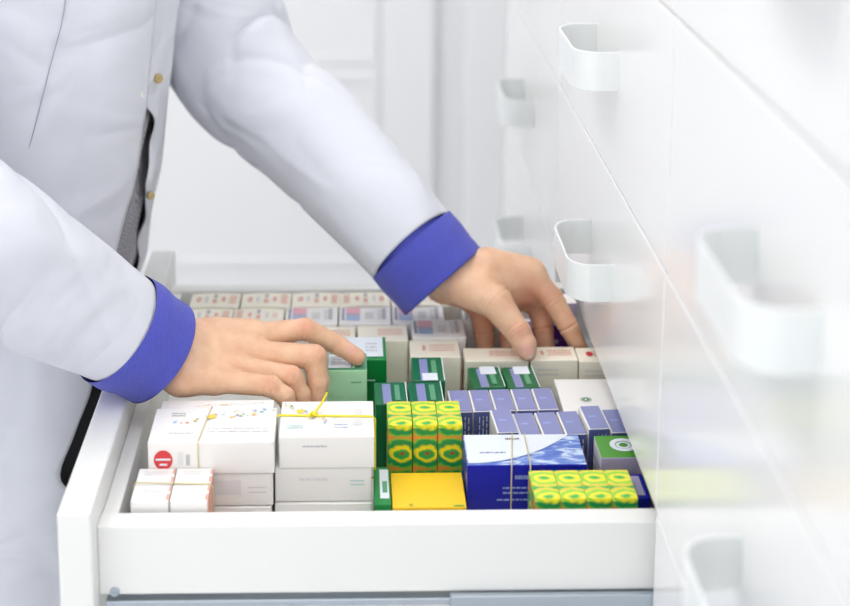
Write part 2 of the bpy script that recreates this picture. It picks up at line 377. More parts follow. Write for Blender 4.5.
# ------------------------------------------------------------------ cartons
def carton(name, label, group, X0, X1, Y0, Y1, z0, z1, mt, rz=0, side=None, front=None, bulge=0, flap=True, notch=False, uvs=False, cat='box'):
    """card box with folded edges; local origin at the centre of its base. side/front: materials for x faces / front face"""
    w, d, h = X1-X0, Y1-Y0, z1-z0
    nx = 8; V = []; Fc = []; fm = []
    mats = [mt, side or mt, front or mt]
    r = .0007
    # rounded profile extruded: build as a grid box with bevelled edges through bmesh, then bulge the top
    bm = bmesh.new()
    bmesh.ops.create_cube(bm, size=1)
    for v in bm.verts: v.co = Vector((v.co.x*w, v.co.y*d, (v.co.z+.5)*h))
    bmesh.ops.bevel(bm, geom=bm.edges[:], offset=r, segments=2, affect='EDGES', profile=.5)
    if bulge:
        for k in range(1, nx):
            x = -w/2+w*k/nx
            bmesh.ops.bisect_plane(bm, geom=bm.verts[:]+bm.edges[:]+bm.faces[:], plane_co=(x, 0, 0), plane_no=(1, 0, 0))
        for v in bm.verts:
            if v.co.z > h*.5: v.co.z += bulge*max(0, 1-(v.co.x/(w/2))**2)
    for f in bm.faces:
        n = f.normal; f.material_index = 1 if abs(n.x) > .8 else (2 if n.y < -.8 else 0)
    if uvs:
        ul = bm.loops.layers.uv.new('unrolled')
        for f in bm.faces:
            n = f.normal
            for l in f.loops:
                c = l.vert.co
                if abs(n.x) > .7: u_, v_ = c.y*.8+.014, c.z-h
                else: u_, v_ = c.x+.012, (c.z-h if n.y < -.5 else c.y+d/2)
                l[ul].uv = (u_, v_)
    o = bmobj(name, bm, mats)
    o.location = ((X0+X1)/2, (Y0+Y1)/2, z0); o.rotation_euler = (0, 0, rz)
    tag(o, label, cat, group)
    o['w'] = w; o['d'] = d; o['h'] = h; o['b'] = bulge
    if flap:                                    # the tucked closing flap on the front end: a thin sheet with clipped corners
        c = min(.004, w*.12); e = .0003; y = -d/2-e
        hh = min(h*.9, .03)
        prof = [(-w/2+.0012, h-.0008), (w/2-.0012, h-.0008), (w/2-.0012, h-hh+c), (w/2-.0012-c, h-hh), (-w/2+.0012+c, h-hh), (-w/2+.0012, h-hh+c)]
        V = [(x, y, z) for x, z in prof]+[(x, -d/2+.0002, z) for x, z in prof]; n = len(prof)
        Fc = [tuple(range(n)), tuple(range(2*n-1, n-1, -1))]+[(i, i+n, (i+1) % n+n, (i+1) % n) for i in range(n)]
        fo = meshobj('tuck_flap', V, Fc, front or mt, o)
        if uvs:
            ul = fo.data.uv_layers.new(name='unrolled')
            for L in fo.data.loops:
                c_ = fo.data.vertices[L.vertex_index].co; ul.data[L.index].uv = (c_.x+.012, c_.z-h)
    return o
def prints(o, items, name='print'):
    """thin printed patches on a carton: (face, u0, v0, u1, v1, material, shape); u,v run 0..1 over the face"""
    w, d, h, bl = o['w'], o['d'], o['h'], o['b']; V = []; Fc = []; fm = []; ms = []
    e0 = .0005
    for it in items:
        face, u0, v0, u1, v1, mk = it[:6]; shp = it[6] if len(it) > 6 else 'rect'
        if M[mk] not in ms: ms.append(M[mk])
        mi = ms.index(M[mk]); e = e0+.00008*(len(fm) % 4)
        def pt(u, v):
            if face == 'top':
                x = -w/2+w*u; return (x, -d/2+d*v, h+bl*max(0, 1-(x/(w/2))**2)+e)
            if face == 'front': return (-w/2+w*u, -d/2-e-.0002, h*v)
            if face == 'left': return (-w/2-e, d/2-d*u, h*v)
            return (w/2+e, -d/2+d*u, h*v)
        if shp == 'rect':
            n = 6 if (bl and face == 'top' and abs(u1-u0) > .15) else 1
            for k in range(n):
                a = u0+(u1-u0)*k/n; b = u0+(u1-u0)*(k+1)/n; i = len(V)
                V += [pt(a, v0), pt(b, v0), pt(b, v1), pt(a, v1)]; Fc.append((i, i+1, i+2, i+3)); fm.append(mi)
        elif shp == 'poly':
            i = len(V); pts = it[7]; V += [pt(a, b) for a, b in pts]; Fc.append(tuple(range(i, i+len(pts)))); fm.append(mi)
        else:                                   # ellipse or ring
            n = 20; i = len(V); cu, cv, ru, rv = (u0+u1)/2, (v0+v1)/2, (u1-u0)/2, (v1-v0)/2
            V += [pt(cu+ru*math.cos(2*PI*k/n), cv+rv*math.sin(2*PI*k/n)) for k in range(n)]
            if shp == 'disc': Fc.append(tuple(range(i, i+n))); fm.append(mi)
            else:
                V += [pt(cu+ru*.6*math.cos(2*PI*k/n), cv+rv*.6*math.sin(2*PI*k/n)) for k in range(n)]
                for k in range(n): Fc.append((i+k, i+(k+1) % n, i+n+(k+1) % n, i+n+k)); fm.append(mi)
    return meshobj(name, V, Fc, ms, o, False, fm)
def lines(face, u0, u1, v0, v1, n, mk, fill=.5, vert=False, seed=0):
    """rows of tiny type as short dashes"""
    rr = random.Random(seed); out = []
    for k in range(n):
        if vert:
            c = u0+(u1-u0)*(k+.5)/n; hw = (u1-u0)/n*fill/2; p = v0
            while p < v1:
                q = min(v1, p+rr.uniform(.05, .16)*(v1-v0)); out.append((face, c-hw, p, c+hw, q, mk)); p = q+.035*(v1-v0)
        else:
            c = v0+(v1-v0)*(k+.5)/n; hw = (v1-v0)/n*fill/2; p = u0
            while p < u1:
                q = min(u1, p+rr.uniform(.05, .18)*(u1-u0)); out.append((face, p, c-hw, q, c+hw, mk)); p = q+.03*(u1-u0)
    return out
def clone(o, label, loc, rz=None):
    c = o.copy(); COL.objects.link(c); c.location = loc; c['label'] = label
    if rz is not None: c.rotation_euler = (0, 0, rz)
    for ch in o.children:
        k = ch.copy(); COL.objects.link(k); k.parent = c
    return c

# -- white cartons at the left
def ribbon(seed, u0, u1, v0, v1):
    rr = random.Random(seed); out = []
    for k in range(46):
        t = rr.random(); u = u0+(u1-u0)*t; v = v0+(v1-v0)*t**.8+rr.uniform(-.09, .09)
        s = rr.uniform(.006, .016); out.append(('top', u-s, v-s*1.6, u+s, v+s*1.6, rr.choice(['teal','teal','yink','yink','bsoft','bsoft','peach','inkl']), rr.choice(['ring','disc','rect','ring'])))
    u = u0+(u1-u0)*.38; v = v0+(v1-v0)*.38**.8; out.append(('top', u-.04, v-.06, u+.04, v+.05, 'yink', 'disc'))
    return out
gW = 'large white cartons in stacks'
w1 = carton('medicine_carton', 'wide white carton with red round mark, top of the left stack', gW, -.193, -.0735, 1.3165, 1.387, .8875, .92, M['white'], front=M['greyw'])
prints(w1, ribbon(3, .15, .98, .55, .92)+[('front', .045, .14, .195, .76, 'red', 'disc'), ('front', .06, .44, .18, .50, 'wink'), ('front', .09, .28, .15, .34, 'wink'),
       ('front', .235, .3, .28, .7, 'inkl'), ('front', .30, .28, .33, .62, 'ink')]+lines('top', .14, .25, .72, .86, 2, 'ink', seed=4)+lines('top', .45, .95, .25, .42, 2, 'inkl', .3, seed=5)+lines('top', .15, .35, .2, .3, 1, 'inkl', .4, seed=6))
w2 = carton('medicine_carton', 'wide white carton underneath the red-marked carton, behind small boxes', gW, -.192, -.0755, 1.319, 1.389, .853, .886, M['white'], front=M['greyw'])
prints(w2, [('front', .52, .35, .74, .8, 'inkl')]+lines('front', .8, .95, .35, .65, 2, 'ink', .15, seed=8))
carton('medicine_carton', 'lowest white carton of the left stack, a sliver above the rim', gW, -.192, -.077, 1.318, 1.388, .815, .8518, M['white'])
w4 = carton('medicine_carton', 'white carton under the heel of the resting hand', gW, -.190, -.078, 1.3905, 1.4085, .815, .918, M['white'])
prints(w4, ribbon(9, .3, .98, .2, .6))
w5 = carton('medicine_carton', 'white carton tied with yellow band, top of the second stack', gW, -.0695, .0215, 1.3255, 1.400, .8875, .92, M['white'], front=M['greyw'])
prints(w5, ribbon(12, .02, .5, .95, .42)+lines('top', .08, .25, .2, .32, 2, 'teal', .3, seed=3)+lines('top', .58, .72, .2, .36, 2, 'bink', .3, seed=4)+[('top', .78, .3, .88, .75, 'inkl')]
       + lines('front', .25, .5, .65, .75, 1, 'ink', .5, seed=10))
w6 = carton('medicine_carton', 'white carton in the middle of the stack tied with yellow band', gW, -.0735, .0185, 1.327, 1.398, .8520, .8867, M['white'], front=M['greyw'])
prints(w6, lines('front', .78, .93, .45, .68, 2, 'teal', .25, seed=7)+lines('front', .25, .55, .6, .75, 1, 'inkl', .5, seed=2))
carton('medicine_carton', 'lowest white carton under the stack tied with yellow band', gW, -.074, .019, 1.325, 1.398, .815, .8510, M['white'])
gS = 'small white cartons in the front left corner'
for i, (x0, x1, y0, y1, lb) in enumerate([(-.2010, -.1665, 1.2870, 1.3152, 'small white carton at back left of the corner bundle'), (-.1655, -.1310, 1.2870, 1.3152, 'small white carton at back right of the corner bundle'),
                                    (-.2015, -.1670, 1.2570, 1.2858, 'small white carton at front left of the corner bundle'), (-.1660, -.1315, 1.2570, 1.2858, 'small white carton at front right of the corner bundle')]):
    s = carton('medicine_carton', lb, gS, x0, x1, y0, y1, .815, .893+(.001 if i < 2 else 0), M['white'], side=M['peach'] if i % 2 else M['white'])
    prints(s, lines('top', .2, .8, .5, .8, 2, 'inkl', .3, seed=i)+[('top', .93, .05, .985, .4, 'peach'), ('top', .94, .6, .99, .9, 'peach')])

# -- cream cartons in the back rows
gC = 'cream cartons in the back rows'
def cream_marks(flip=False, seed=0):
    a = [(.13, .35, .22, .68, 'red', 'ring'), (.30, .3, .36, .7, 'inkl', 'rect'), (.46, .22, .54, .5, 'pinkp', 'rect'), (.47, .6, .54, .86, 'ink', 'rect'), (.64, .34, .71, .68, 'peach', 'disc')]
    out = []
    for (u0, v0, u1, v1, mk, sh) in a:
        if mk == 'red': mk = 'pinkp' if seed % 3 == 2 else 'red'
        out.append(('top', *((1-u1, v0, 1-u0, v1) if flip else (u0, v0, u1, v1)), mk, sh))
    return out + lines('top', *((.05, .18) if flip else (.8, .93)), .2, .85, 4, 'peach', .5, seed=seed)
backrow = [(-.198, 'cream carton in the far left corner of the drawer', 0), (-.135, 'cream carton second from the left along the far side', 0), (-.073, 'cream carton third from the left along the far side', 0),
           (-.0125, 'cream carton fourth along the far side, left of the blue cuff', 1), (.049, 'cream carton behind the blue cuff along the far side', 1), (.111, 'cream carton at the far side behind the wrist', 1), (.173, 'cream carton at the far right along the far side', 1)]
pr = {}
for i, (x, lb, fl) in enumerate(backrow):
    if fl not in pr:
        o = carton('medicine_carton', lb, gC, x, x+.0605, 1.7265, 1.7695, .815, .885, M['cream'], bulge=.0016); prints(o, cream_marks(fl == 1, i)); pr[fl] = o
    else: clone(pr[fl], lb, (x+.03025, 1.748, .815), random.uniform(-.006, .006))
pr2 = None
for i, (x, fl, lb) in enumerate([(-.2015, 0, 'cream carton in the second row, touching the left cuff side'), (-.1405, 1, 'cream carton in the second row, above the resting hand')]):
    o = carton('medicine_carton', lb, gC, x, x+.0595, 1.6685, 1.7105, .815, .889, M['cream'], bulge=.0014, rz=-.012); prints(o, cream_marks(fl == 1, i+4))
gP = 'white cartons with pink and blue strip'
def pink(o):
    it = [('top', .05, .2, .10, .92, 'bluegrey')]
    it += [('top', .13, .60, .40, .95, 'pinks'), ('top', .13, .42, .40, .60, 'lilac'), ('top', .13, .2, .40, .42, 'bsoft')]
    it += lines('top', .5, .66, .3, .7, 3, 'ink', .4, seed=5)+[('top', .74, .25, .8, .85, 'inkl'), ('top', .82, .25, .9, .9, 'ink')]
    prints(o, it)
pk = carton('medicine_carton', 'white carton with pink and blue strip above the index finger', gP, -.0785, -.0165, 1.6705, 1.7215, .8455, .887, M['white'], bulge=-.0012); pink(pk)
for i, (x, lb) in enumerate([(-.0145, 'white carton with pink and blue strip, left of the blue cuff'), (.049, 'white carton with pink and blue strip, directly under the cuff opening'), (.1335, 'white carton with pink and blue strip, behind the reaching palm')]):
    clone(pk, lb, (x+.031, 1.696+.0005*i, .8455), -.01)
for i, (x, lb) in enumerate([(-.0785, 'cream carton supporting the first pink striped carton'), (-.0145, 'cream carton supporting the second pink striped carton'), (.049, 'cream carton supporting the striped carton under the cuff'), (.1335, 'cream carton supporting the striped carton behind the palm')]):
    carton('medicine_carton', lb, gC, x+.001, x+.061, 1.672, 1.720, .815, .8445, M['cream'])
pk2 = clone(pk, 'white carton with pink and blue strip resting nearest, below the palm', (.1015, 1.6535, .8465), .0)
carton('medicine_carton', 'cream carton supporting the nearest pink striped carton', gC, .0715, .131, 1.6300, 1.670, .815, .8455, M['cream'])
def side_marks(o, s, front=True):
    it = [('top', .25, .35, .32, .7, 'pinkp', 'disc')] if s % 2 else []
    it += lines('top', .4, .9, .3, .75, 3, 'peach' if s % 3 else 'pinkp', .35, seed=s)
    if front: it += lines('front', .15, .6, .72, .88, 2, 'inkl', .3, seed=s+20)
    prints(o, it)
for i, (x0, x1, y0, y1, z1, lb) in enumerate([(-.053, .0045, 1.628, 1.669, .884, 'cream carton behind the green carton held by the index finger'), (.0075, .0655, 1.6262, 1.669, .885, 'cream carton left of the small dark green leaning carton'),
                                         (.0665, .123, 1.580, 1.6250, .885, 'cream carton behind the small dark green carton'),
                                         (.127, .1985, 1.569, 1.603, .885, 'cream carton under the thumb tip'), (.2005, .2535, 1.568, 1.604, .8855, 'cream carton right of the thumb'), (.2550, .3000, 1.566, 1.603, .8845, 'cream carton half hidden by the cabinet, under the index finger')]):
    o = carton('medicine_carton', lb, gC, x0, x1, y0, y1, .815, z1, M['cream'], side=M['cream']); side_marks(o, i+1)
    if i == 3: prints(o, [('left', .25, .1, .6, .9, 'peach'), ('left', .68, .1, .8, .5, 'pinkp')], 'side_print')
    if i == 5: prints(o, [('top', .22, .35, .4, .7, 'red', 'disc')], 'round_mark')

# -- green cartons
lg = carton('medicine_carton', 'pale green carton pressed by the index fingertip', 'green cartons', -.0262, .0165, 1.4945, 1.537, .815, .9095, M['sage'], side=M['pgreen'], front=M['pgreen'])
prints(lg, [('top', .03, .1, .60, .92, 'wink'), ('top', .64, .1, .70, .92, 'pgreen')]+lines('top', .08, .38, .25, .8, 4, 'ink', .4, seed=3)+lines('front', .6, .85, .83, .88, 1, 'sage', .3, seed=1))
g2 = carton('medicine_carton', 'bright green carton with white label behind the fingertip', 'green cartons', -.012, .0385, 1.541, 1.602, .815, .9, M['green'])
prints(g2, [('top', -.02+.12, .12, .93, .97, 'wink'), ('top', .02, .5, .1, .97, 'sage')]+lines('top', .55, .8, .3, .75, 3, 'ink', .35, seed=3)+[('top', .85, .2, .88, .24, 'inkd')]+lines('front', .45, .75, .7, .74, 1, 'wink', .5, seed=1))
# two tall dark green cartons with white edge piping
def green_top(o, side=1):
    prints(o, [('top', .24, .0, .5, .9, 'lav'), ('top', .62, .15, .78, .85, 'sage'), ('top', .97, .0, 1.0, 1.0, 'wink')]+([('top', .3, -.0, .78, .3, 'wink')] if side == 2 else [])+([('top', .35, .62, .85, 1.0, 'wink')] if side == 3 else []))
for (x0, x1, y0, y1, z1, rz, s, lb) in [(.0245, .0580, 1.4415, 1.493, .896, .02, 1, 'dark green carton behind the left of three patterned cartons'), (.0600, .0955, 1.4415, 1.493, .896, .02, 1, 'dark green carton between a patterned carton and lavender cartons'),
                                    (.066, .100, 1.4955, 1.555, .896, .0, 2, 'small dark green carton standing proud before cream carton'),
                                    (.1295, .1640, 1.4985, 1.549, .8865, .055, 3, 'dark green carton with white patch below the thumb, left one'), (.1665, .2010, 1.4975, 1.549, .8865, .055, 3, 'dark green carton with white patch below the thumb, right one')]:
    o = carton('medicine_carton', lb, 'dark green cartons', x0, x1, y0, y1, .815, z1, M['dgreen'], rz=rz, side=M['green']); green_top(o, s)
fr = carton('medicine_carton', 'green and silver carton in front of the patterned cartons', 'green cartons', .0215, .0372, 1.300, 1.372, .815, .863, M['green'])
prints(fr, [('top', .35, .15, .9, .92, 'wink'), ('top', .5, .3, .8, .6, 'sage')])
ye = carton('medicine_carton', 'plain yellow carton lying flat just inside the near side', 'yellow carton', .0382, .1085, 1.300, 1.366, .815, .860, M['yellow'])
prints(ye, [('top', .23, .02, .28, .09, 'leaf', 'ring'), ('top', .82, .01, .98, .05, 'leaf', 'disc')])

# -- patterned yellow-green cartons
gY = 'yellow and green patterned cartons'
sw = carton('medicine_carton', 'patterned yellow-green carton, left of the standing trio', gY, .0360, .0605, 1.388, 1.440, .815, .900, M['sweet'], uvs=True, side=M['sweet'])
for x, lb in [(.0735, 'patterned yellow-green carton, middle of the standing trio'), (.0985, 'patterned yellow-green carton, right of the standing trio')]:
    clone(sw, lb, (x, 1.414, .815))
for i, (x, lb) in enumerate([(.1810, 'patterned yellow-green carton, leftmost of the front four'), (.2048, 'patterned yellow-green carton, second of the front four'), (.2286, 'patterned yellow-green carton, third of the front four'), (.2524, 'patterned yellow-green carton, rightmost of the front four')]):
    clone(sw, lb, (x-.001, 1.2895, .8035+.0112), .006)
for o in bpy.data.objects:
    if o.get('label', '').endswith('front four'): o.scale = (.96, 1, .87)

# -- lavender blue cartons
gL = 'small lavender blue cartons in two rows'
def lavender(lb, x0, y0, z1, rz=.04, dz=0):
    o = carton('medicine_carton', lb, gL, x0, x0+.0215, y0, y0+.051, .815, z1, M['white'], rz=rz, side=M['greyw'], front=M['slate'], flap=False)
    prints(o, [('top', .08, .02, .97, .98, 'lav'), ('top', .25, .5, .6, .56, 'bink')]+lines('front', .2, .9, .08, .93, 4, 'wink', .22, True, seed=int(x0*1000)))
    return o
names1 = ['lavender carton at the left end of the back row', 'lavender carton second from left in the back row', 'lavender carton in the middle of the back row', 'lavender carton second from right in the back row', 'lavender carton at the right end of the back row']
for i in range(5): lavender(names1[i], .1030+i*.0226, 1.444+i*.001, .885)
names2 = ['raised lavender carton at the left end of the front row', 'lavender carton second from left in the front row', 'lavender carton third from left in the front row', 'lavender carton fourth from left in the front row', 'lavender carton beside the white and leaf green carton', 'lavender carton at the cabinet edge of the front row']
for i in range(6): lavender(names2[i], .1440+i*.0232, 1.3885+(.0016*i), .890 if i in (0, 4) else .885, rz=.06)

# -- big blue carton, leaf-green carton, flat white one, purple one
bl = carton('medicine_carton', 'large royal blue and white carton held by two clear bands', 'blue carton', .1105, .2255, 1.324, 1.3845, .815, .89, M['wave'], front=M['blue'], side=M['blue'])
arc = [(0, 1)]+[(.0, .25)]+[(u, .25+.75*((u)/.82)**2.2) for u in [k*.82/14 for k in range(1, 15)]]
prints(bl, [('top', 0, 0, 0, 0, 'wink', 'poly', [(.01, .99), (.01, .05)]+[(u, .05+.94*(u/.92)**2.2) for u in [k*.92/16 for k in range(1, 17)]])]
       + lines('top', .12, .34, .35, .42, 1, 'lav', .6, seed=2)+lines('top', .36, .48, .78, .9, 1, 'inkd', .5, seed=3)+lines('front', .4, .54, .80, .86, 1, 'bink', .9, seed=4)+lines('front', .3, .56, .58, .72, 2, 'bink', .35, seed=5)+lines('front', .25, .56, .50, .54, 1, 'bink', .6, seed=6))
wg = carton('medicine_carton', 'white carton with leaf green top at the cabinet edge', 'white cartons at the right', .2425, .2840, 1.3440, 1.3890, .815, .886, M['leaf'], side=M['greyw'], front=M['lilac'], rz=0)
prints(wg, [('top', .3, .25, .95, .85, 'wink', 'ring'), ('top', .45, .38, .8, .7, 'wink', 'ring')]+lines('left', .2, .8, .3, .85, 4, 'ink', .35, seed=3)+lines('front', .2, .75, .78, .84, 1, 'ink', .5, seed=3))
wf = carton('medicine_carton', 'flat white carton with oval emblem behind the lavender cartons', 'white cartons at the right', .2215, .300, 1.446, 1.530, .815, .8805, M['white'])
prints(wf, [('top', .27, .33, .43, .47, 'ink', 'disc'), ('top', .30, .36, .40, .44, 'leaf', 'disc'), ('top', .33, .38, .36, .42, 'wink', 'disc')])
bs = carton('medicine_carton', 'small blue carton in the near corner by the cabinet', 'blue carton small', .2630, .2795, 1.285, 1.330, .815, .876, M['blue'])
prints(bs, [('top', .2, .1, .75, .9, 'lilac')]+lines('top', .3, .65, .2, .8, 2, 'bink', .4, True, seed=2))
pu = carton('medicine_carton', 'tall purple and lilac carton beyond the index finger', 'purple carton', .2350, .2650, 1.660, 1.690, .815, .915, M['white'], front=M['purple'], side=M['purple'])
prints(pu, [('front', .0, .72, 1, 1, 'lilac'), ('front', .1, .5, .3, .55, 'lilac')]+lines('front', .15, .6, .15, .4, 3, 'lilac', .3, seed=1))
p2 = carton('medicine_carton', 'dark purple carton seen between middle and index fingers', 'purple cartons', .2050, .2330, 1.660, 1.690, .815, .884, M['purple'], front=M['purple'])
prints(p2, lines('front', .15, .8, .4, .8, 3, 'lilac', .2, seed=1)+[('top', .1, .6, .9, .9, 'wink')])

# -- rubber bands
def band(name, label, x, y0, y1, z0, z1, r, mt, axis='x', x0=0, x1=0, y=0, wob=0):
    pts = []
    if axis == 'x': cs = [(x, y0, z1), (x+wob, y1, z1), (x, y1, z0), (x, y0, z0)]
    else: cs = [(x0, y, z1), (x1, y-.004, z1), (x1, y, z0), (x0, y, z0)]
    for i in range(4):
        a = np.array(cs[i]); b = np.array(cs[(i+1) % 4])
        for k in range(6):
            t = .04+.92*k/5; pts.append(a+(b-a)*t)
    return tube(name, pts, r, mt, None, 6, True)
e = .0013
o = band('rubber_band', '', -.1455, 1.3165-e, 1.389+e, .853, .92+e, .0006, M['rubber'], wob=.007); tag(o, 'thin clear rubber band round the left white stack', 'rubber band', 'clear rubber bands')
o = band('rubber_band', '', .1530, 1.324-e, 1.3845+e, .8155, .89+e, .0007, M['rubber'], wob=.007); tag(o, 'left of two clear bands round the royal blue carton', 'rubber band', 'clear rubber bands')
o = band('rubber_band', '', .1710, 1.324-e, 1.3845+e, .8155, .89+e, .0007, M['rubber'], wob=.001); tag(o, 'right of two clear bands round the royal blue carton', 'rubber band', 'clear rubber bands')
o = band('rubber_band', '', 0, 0, 0, .853, .92+e, .0011, M['yband'], 'y', -.0735-e, .0215+e, 1.368); tag(o, 'yellow rubber band knotted round the second white stack', 'rubber band', 'yellow rubber band')
bm = bmesh.new(); bmesh.ops.create_icosphere(bm, subdivisions=2, radius=.0032, matrix=Matrix.Translation((-.037, 1.3665, .9235)) @ Matrix.Diagonal((1.2, 1, .8, 1)))
bmobj('knot', bm, M['yband'], o, True)
tube('band_end', [(-.037, 1.3665, .924), (-.032, 1.376, .9255), (-.027, 1.390, .928), (-.0245, 1.398, .9300)], .0012, M['yband'], o)
tube('band_end', [(-.037, 1.3665, .924), (-.0405, 1.363, .9245), (-.042, 1.359, .9235)], .0012, M['yband'], o)
o = band('rubber_band', '', 0, 0, 0, .8155, .8945, .0007, M['rubber'], 'y', -.2030, -.1295, 1.2885)
tag(o, 'clear band round the small white cartons in the corner', 'rubber band', 'clear rubber bands')

# ------------------------------------------------------------------ implicit surfaces for the body
def surface_nets(fn, lo, hi, h):
    lo = np.array(lo); n = np.ceil((np.array(hi)-lo)/h).astype(int)+1
    g = np.meshgrid(*[lo[i]+h*np.arange(n[i], dtype=np.float32) for i in range(3)], indexing='ij')
    D = fn(g[0].astype(np.float32), g[1].astype(np.float32), g[2].astype(np.float32))
    S = D < 0; cnt = np.zeros(n-1, np.int8)
    cs = [(i, j, k) for i in (0, 1) for j in (0, 1) for k in (0, 1)]
    sl = lambda A, c: A[c[0]:n[0]-1+c[0], c[1]:n[1]-1+c[1], c[2]:n[2]-1+c[2]]
    for c in cs: cnt += sl(S, c)
    act = (cnt > 0) & (cnt < 8); idx = np.argwhere(act); vid = -np.ones(act.shape, np.int64); vid[act] = np.arange(len(idx))
    acc = np.zeros((len(idx), 3)); w = np.zeros(len(idx))
    for c in cs:
        for ax in range(3):
            if c[ax]: continue
            c2 = list(c); c2[ax] = 1
            a = D[idx[:, 0]+c[0], idx[:, 1]+c[1], idx[:, 2]+c[2]]; b = D[idx[:, 0]+c2[0], idx[:, 1]+c2[1], idx[:, 2]+c2[2]]
            m_ = (a < 0) != (b < 0); t = np.where(m_, a/np.where(m_, a-b, 1), 0)
            p = np.tile(np.array(c, float), (len(idx), 1)); p[:, ax] = t
            acc += p*m_[:, None]; w += m_
    V = lo+(idx+acc/w[:, None])*h
    Q = []
    for ax in range(3):
        o1, o2 = [a for a in range(3) if a != ax]
        s0 = [slice(None)]*3; s1 = [slice(None)]*3; s0[ax] = slice(0, -1); s1[ax] = slice(1, None)
        ch = S[tuple(s0)] != S[tuple(s1)]; e_ = np.argwhere(ch)
        e_ = e_[(e_[:, o1] > 0) & (e_[:, o2] > 0) & (e_[:, o1] < n[o1]-1) & (e_[:, o2] < n[o2]-1)]
        ins = S[e_[:, 0], e_[:, 1], e_[:, 2]]
        def vv(d1, d2):
            q = e_.copy(); q[:, o1] += d1; q[:, o2] += d2; return vid[q[:, 0], q[:, 1], q[:, 2]]
        q = np.stack([vv(-1, -1), vv(0, -1), vv(0, 0), vv(-1, 0)], 1)
        flip = ins if ax != 1 else ~ins
        q[~flip] = q[~flip][:, ::-1]; Q.append(q)
    return V, np.concatenate(Q)
def cone(x, y, z, a, b, ra, rb, flat=None):
    """distance to a tapered capsule"""
    a = np.array(a, np.float32); b = np.array(b, np.float32); d = b-a; L2 = float(d@d)+1e-12
    t = np.clip(((x-a[0])*d[0]+(y-a[1])*d[1]+(z-a[2])*d[2])/L2, 0, 1)
    return np.sqrt((x-a[0]-t*d[0])**2+(y-a[1]-t*d[1])**2+(z-a[2]-t*d[2])**2)-(ra+(rb-ra)*t)
def smin(a, b, k):
    h = np.clip(.5+.5*(b-a)/k, 0, 1); return b*(1-h)+a*h-k*h*(1-h)
def smax(a, b, k): return -smin(-a, -b, k)
def hand_fn(palm, fingers, grooves, bumps=(), creases=()):
    def fn(x, y, z):
        P_ = None
        for (a, b, ra, rb) in palm:
            c = cone(x, y, z, a, b, ra, rb); P_ = c if P_ is None else smin(P_, c, .012)
        Fg = None
        for ch in fingers:
            f = None
            for i in range(len(ch)-1):
                (a, ra), (b, rb) = ch[i], ch[i+1]; c = cone(x, y, z, a, b, ra, rb); f = c if f is None else smin(f, c, .0035)
            Fg = f if Fg is None else smin(Fg, f, .0012)
        D = smin(P_, Fg, .0075)
        for (a, b, ra, rb, k) in bumps: D = smin(D, cone(x, y, z, a, b, ra, rb), k)
        for (a, b, r, k) in grooves: D = smax(D, -cone(x, y, z, a, b, r, r), k)
        for (j, d, amp, w, reach) in creases:
            dx, dy, dz = x-j[0], y-j[1], z-j[2]; s_ = dx*d[0]+dy*d[1]+dz*d[2]; r2 = (dx*dx+dy*dy+dz*dz)/reach**2
            D = D+amp*np.exp(-(s_/w)**2)*np.exp(-r2**2)
        return D
    return fn
SK = np.array(srgb(231,191,159)); SKR = np.array(srgb(216,146,124)); NAIL = np.array(srgb(232,184,168)); SKP = np.array(srgb(208,136,108))
def tone(V, spots, nails):
    C_ = np.tile(SK, (len(V), 1))
    for (p, r, col, a) in spots:
        w = np.exp(-((V-np.array(p))**2).sum(1)/r**2)[:, None]*a; C_ = C_*(1-w)+col*w
    for (p, ax, lx, ly, nrm) in nails:
        p = np.array(p); ax = np.array(ax)/np.linalg.norm(ax); nrm = np.array(nrm)/np.linalg.norm(nrm); sd = np.cross(ax, nrm)
        d = V-p; q = (d@ax/lx)**4+(d@sd/ly)**4; dd = d@nrm
        w = (np.clip((1.15-q)/.3, 0, 1)*(dd > -.004))[:, None]; C_ = C_*(1-w)+NAIL*w
        # pale free edge
        w2 = w*np.clip((d@ax/lx-.62)/.2, 0, 1)[:, None]; C_ = C_*(1-w2)+np.array(srgb(236,214,200))*w2
    return C_
A = lambda u, v, y: at(u, v, y)
# right hand (resting): wrist, knuckles and fingers
rw = A(178, 355, 1.462)
riM, rmM, rrM, rpM = A(250, 337, 1.492), A(241, 352, 1.474), A(229, 367, 1.453), A(213, 380, 1.434)
riP, riD, riT = A(305, 329, 1.505), A(336, 344, 1.512), A(357, 357, 1.506)
rmP, rmD, rmT = A(314, 357, 1.468), A(318, 382, 1.462), A(316, 408, 1.455)
rrP, rrD, rrT = A(291, 377, 1.4475), A(301, 395, 1.4445), A(304, 416, 1.441)
rpP, rpD, rpT = A(270, 386, 1.4265), A(285, 396, 1.4250), A(291, 412, 1.4240)
fore = A(125, 333, 1.437)
palmR = [(fore, rw, .029, .0285), (A(178,340,1.480), riM, .0225, .0165), (A(180,352,1.466), rmM, .024, .0165), (A(180,364,1.45), rrM, .023, .0155), (A(182,374,1.438), rpM, .0210, .0150), (A(184,346,1.47), A(184,372,1.438), .026, .022), (A(215,335,1.495), riM, .017, .015)]
fingR = [[(riM, .0140), (riP, .0116), (riD, .0104), (riT, .0092)], [(rmM, .0135), (rmP, .0128), (rmD, .0112), (rmT, .0095)],
         [(rrM, .0130), (rrP, .0117), (rrD, .0098), (rrT, .0086)], [(rpM, .0125), (rpP, .0108), (rpD, .0094), (rpT, .0082)],
         [(A(196,345,1.49), .016), (A(225,352,1.515), .0125), (A(258,352,1.53), .011), (A(285,358,1.53), .009)]]
nailR = [(A(355, 350, 1.498), riT-riD, .0075, .0058, (-.1, -.75, .75))]
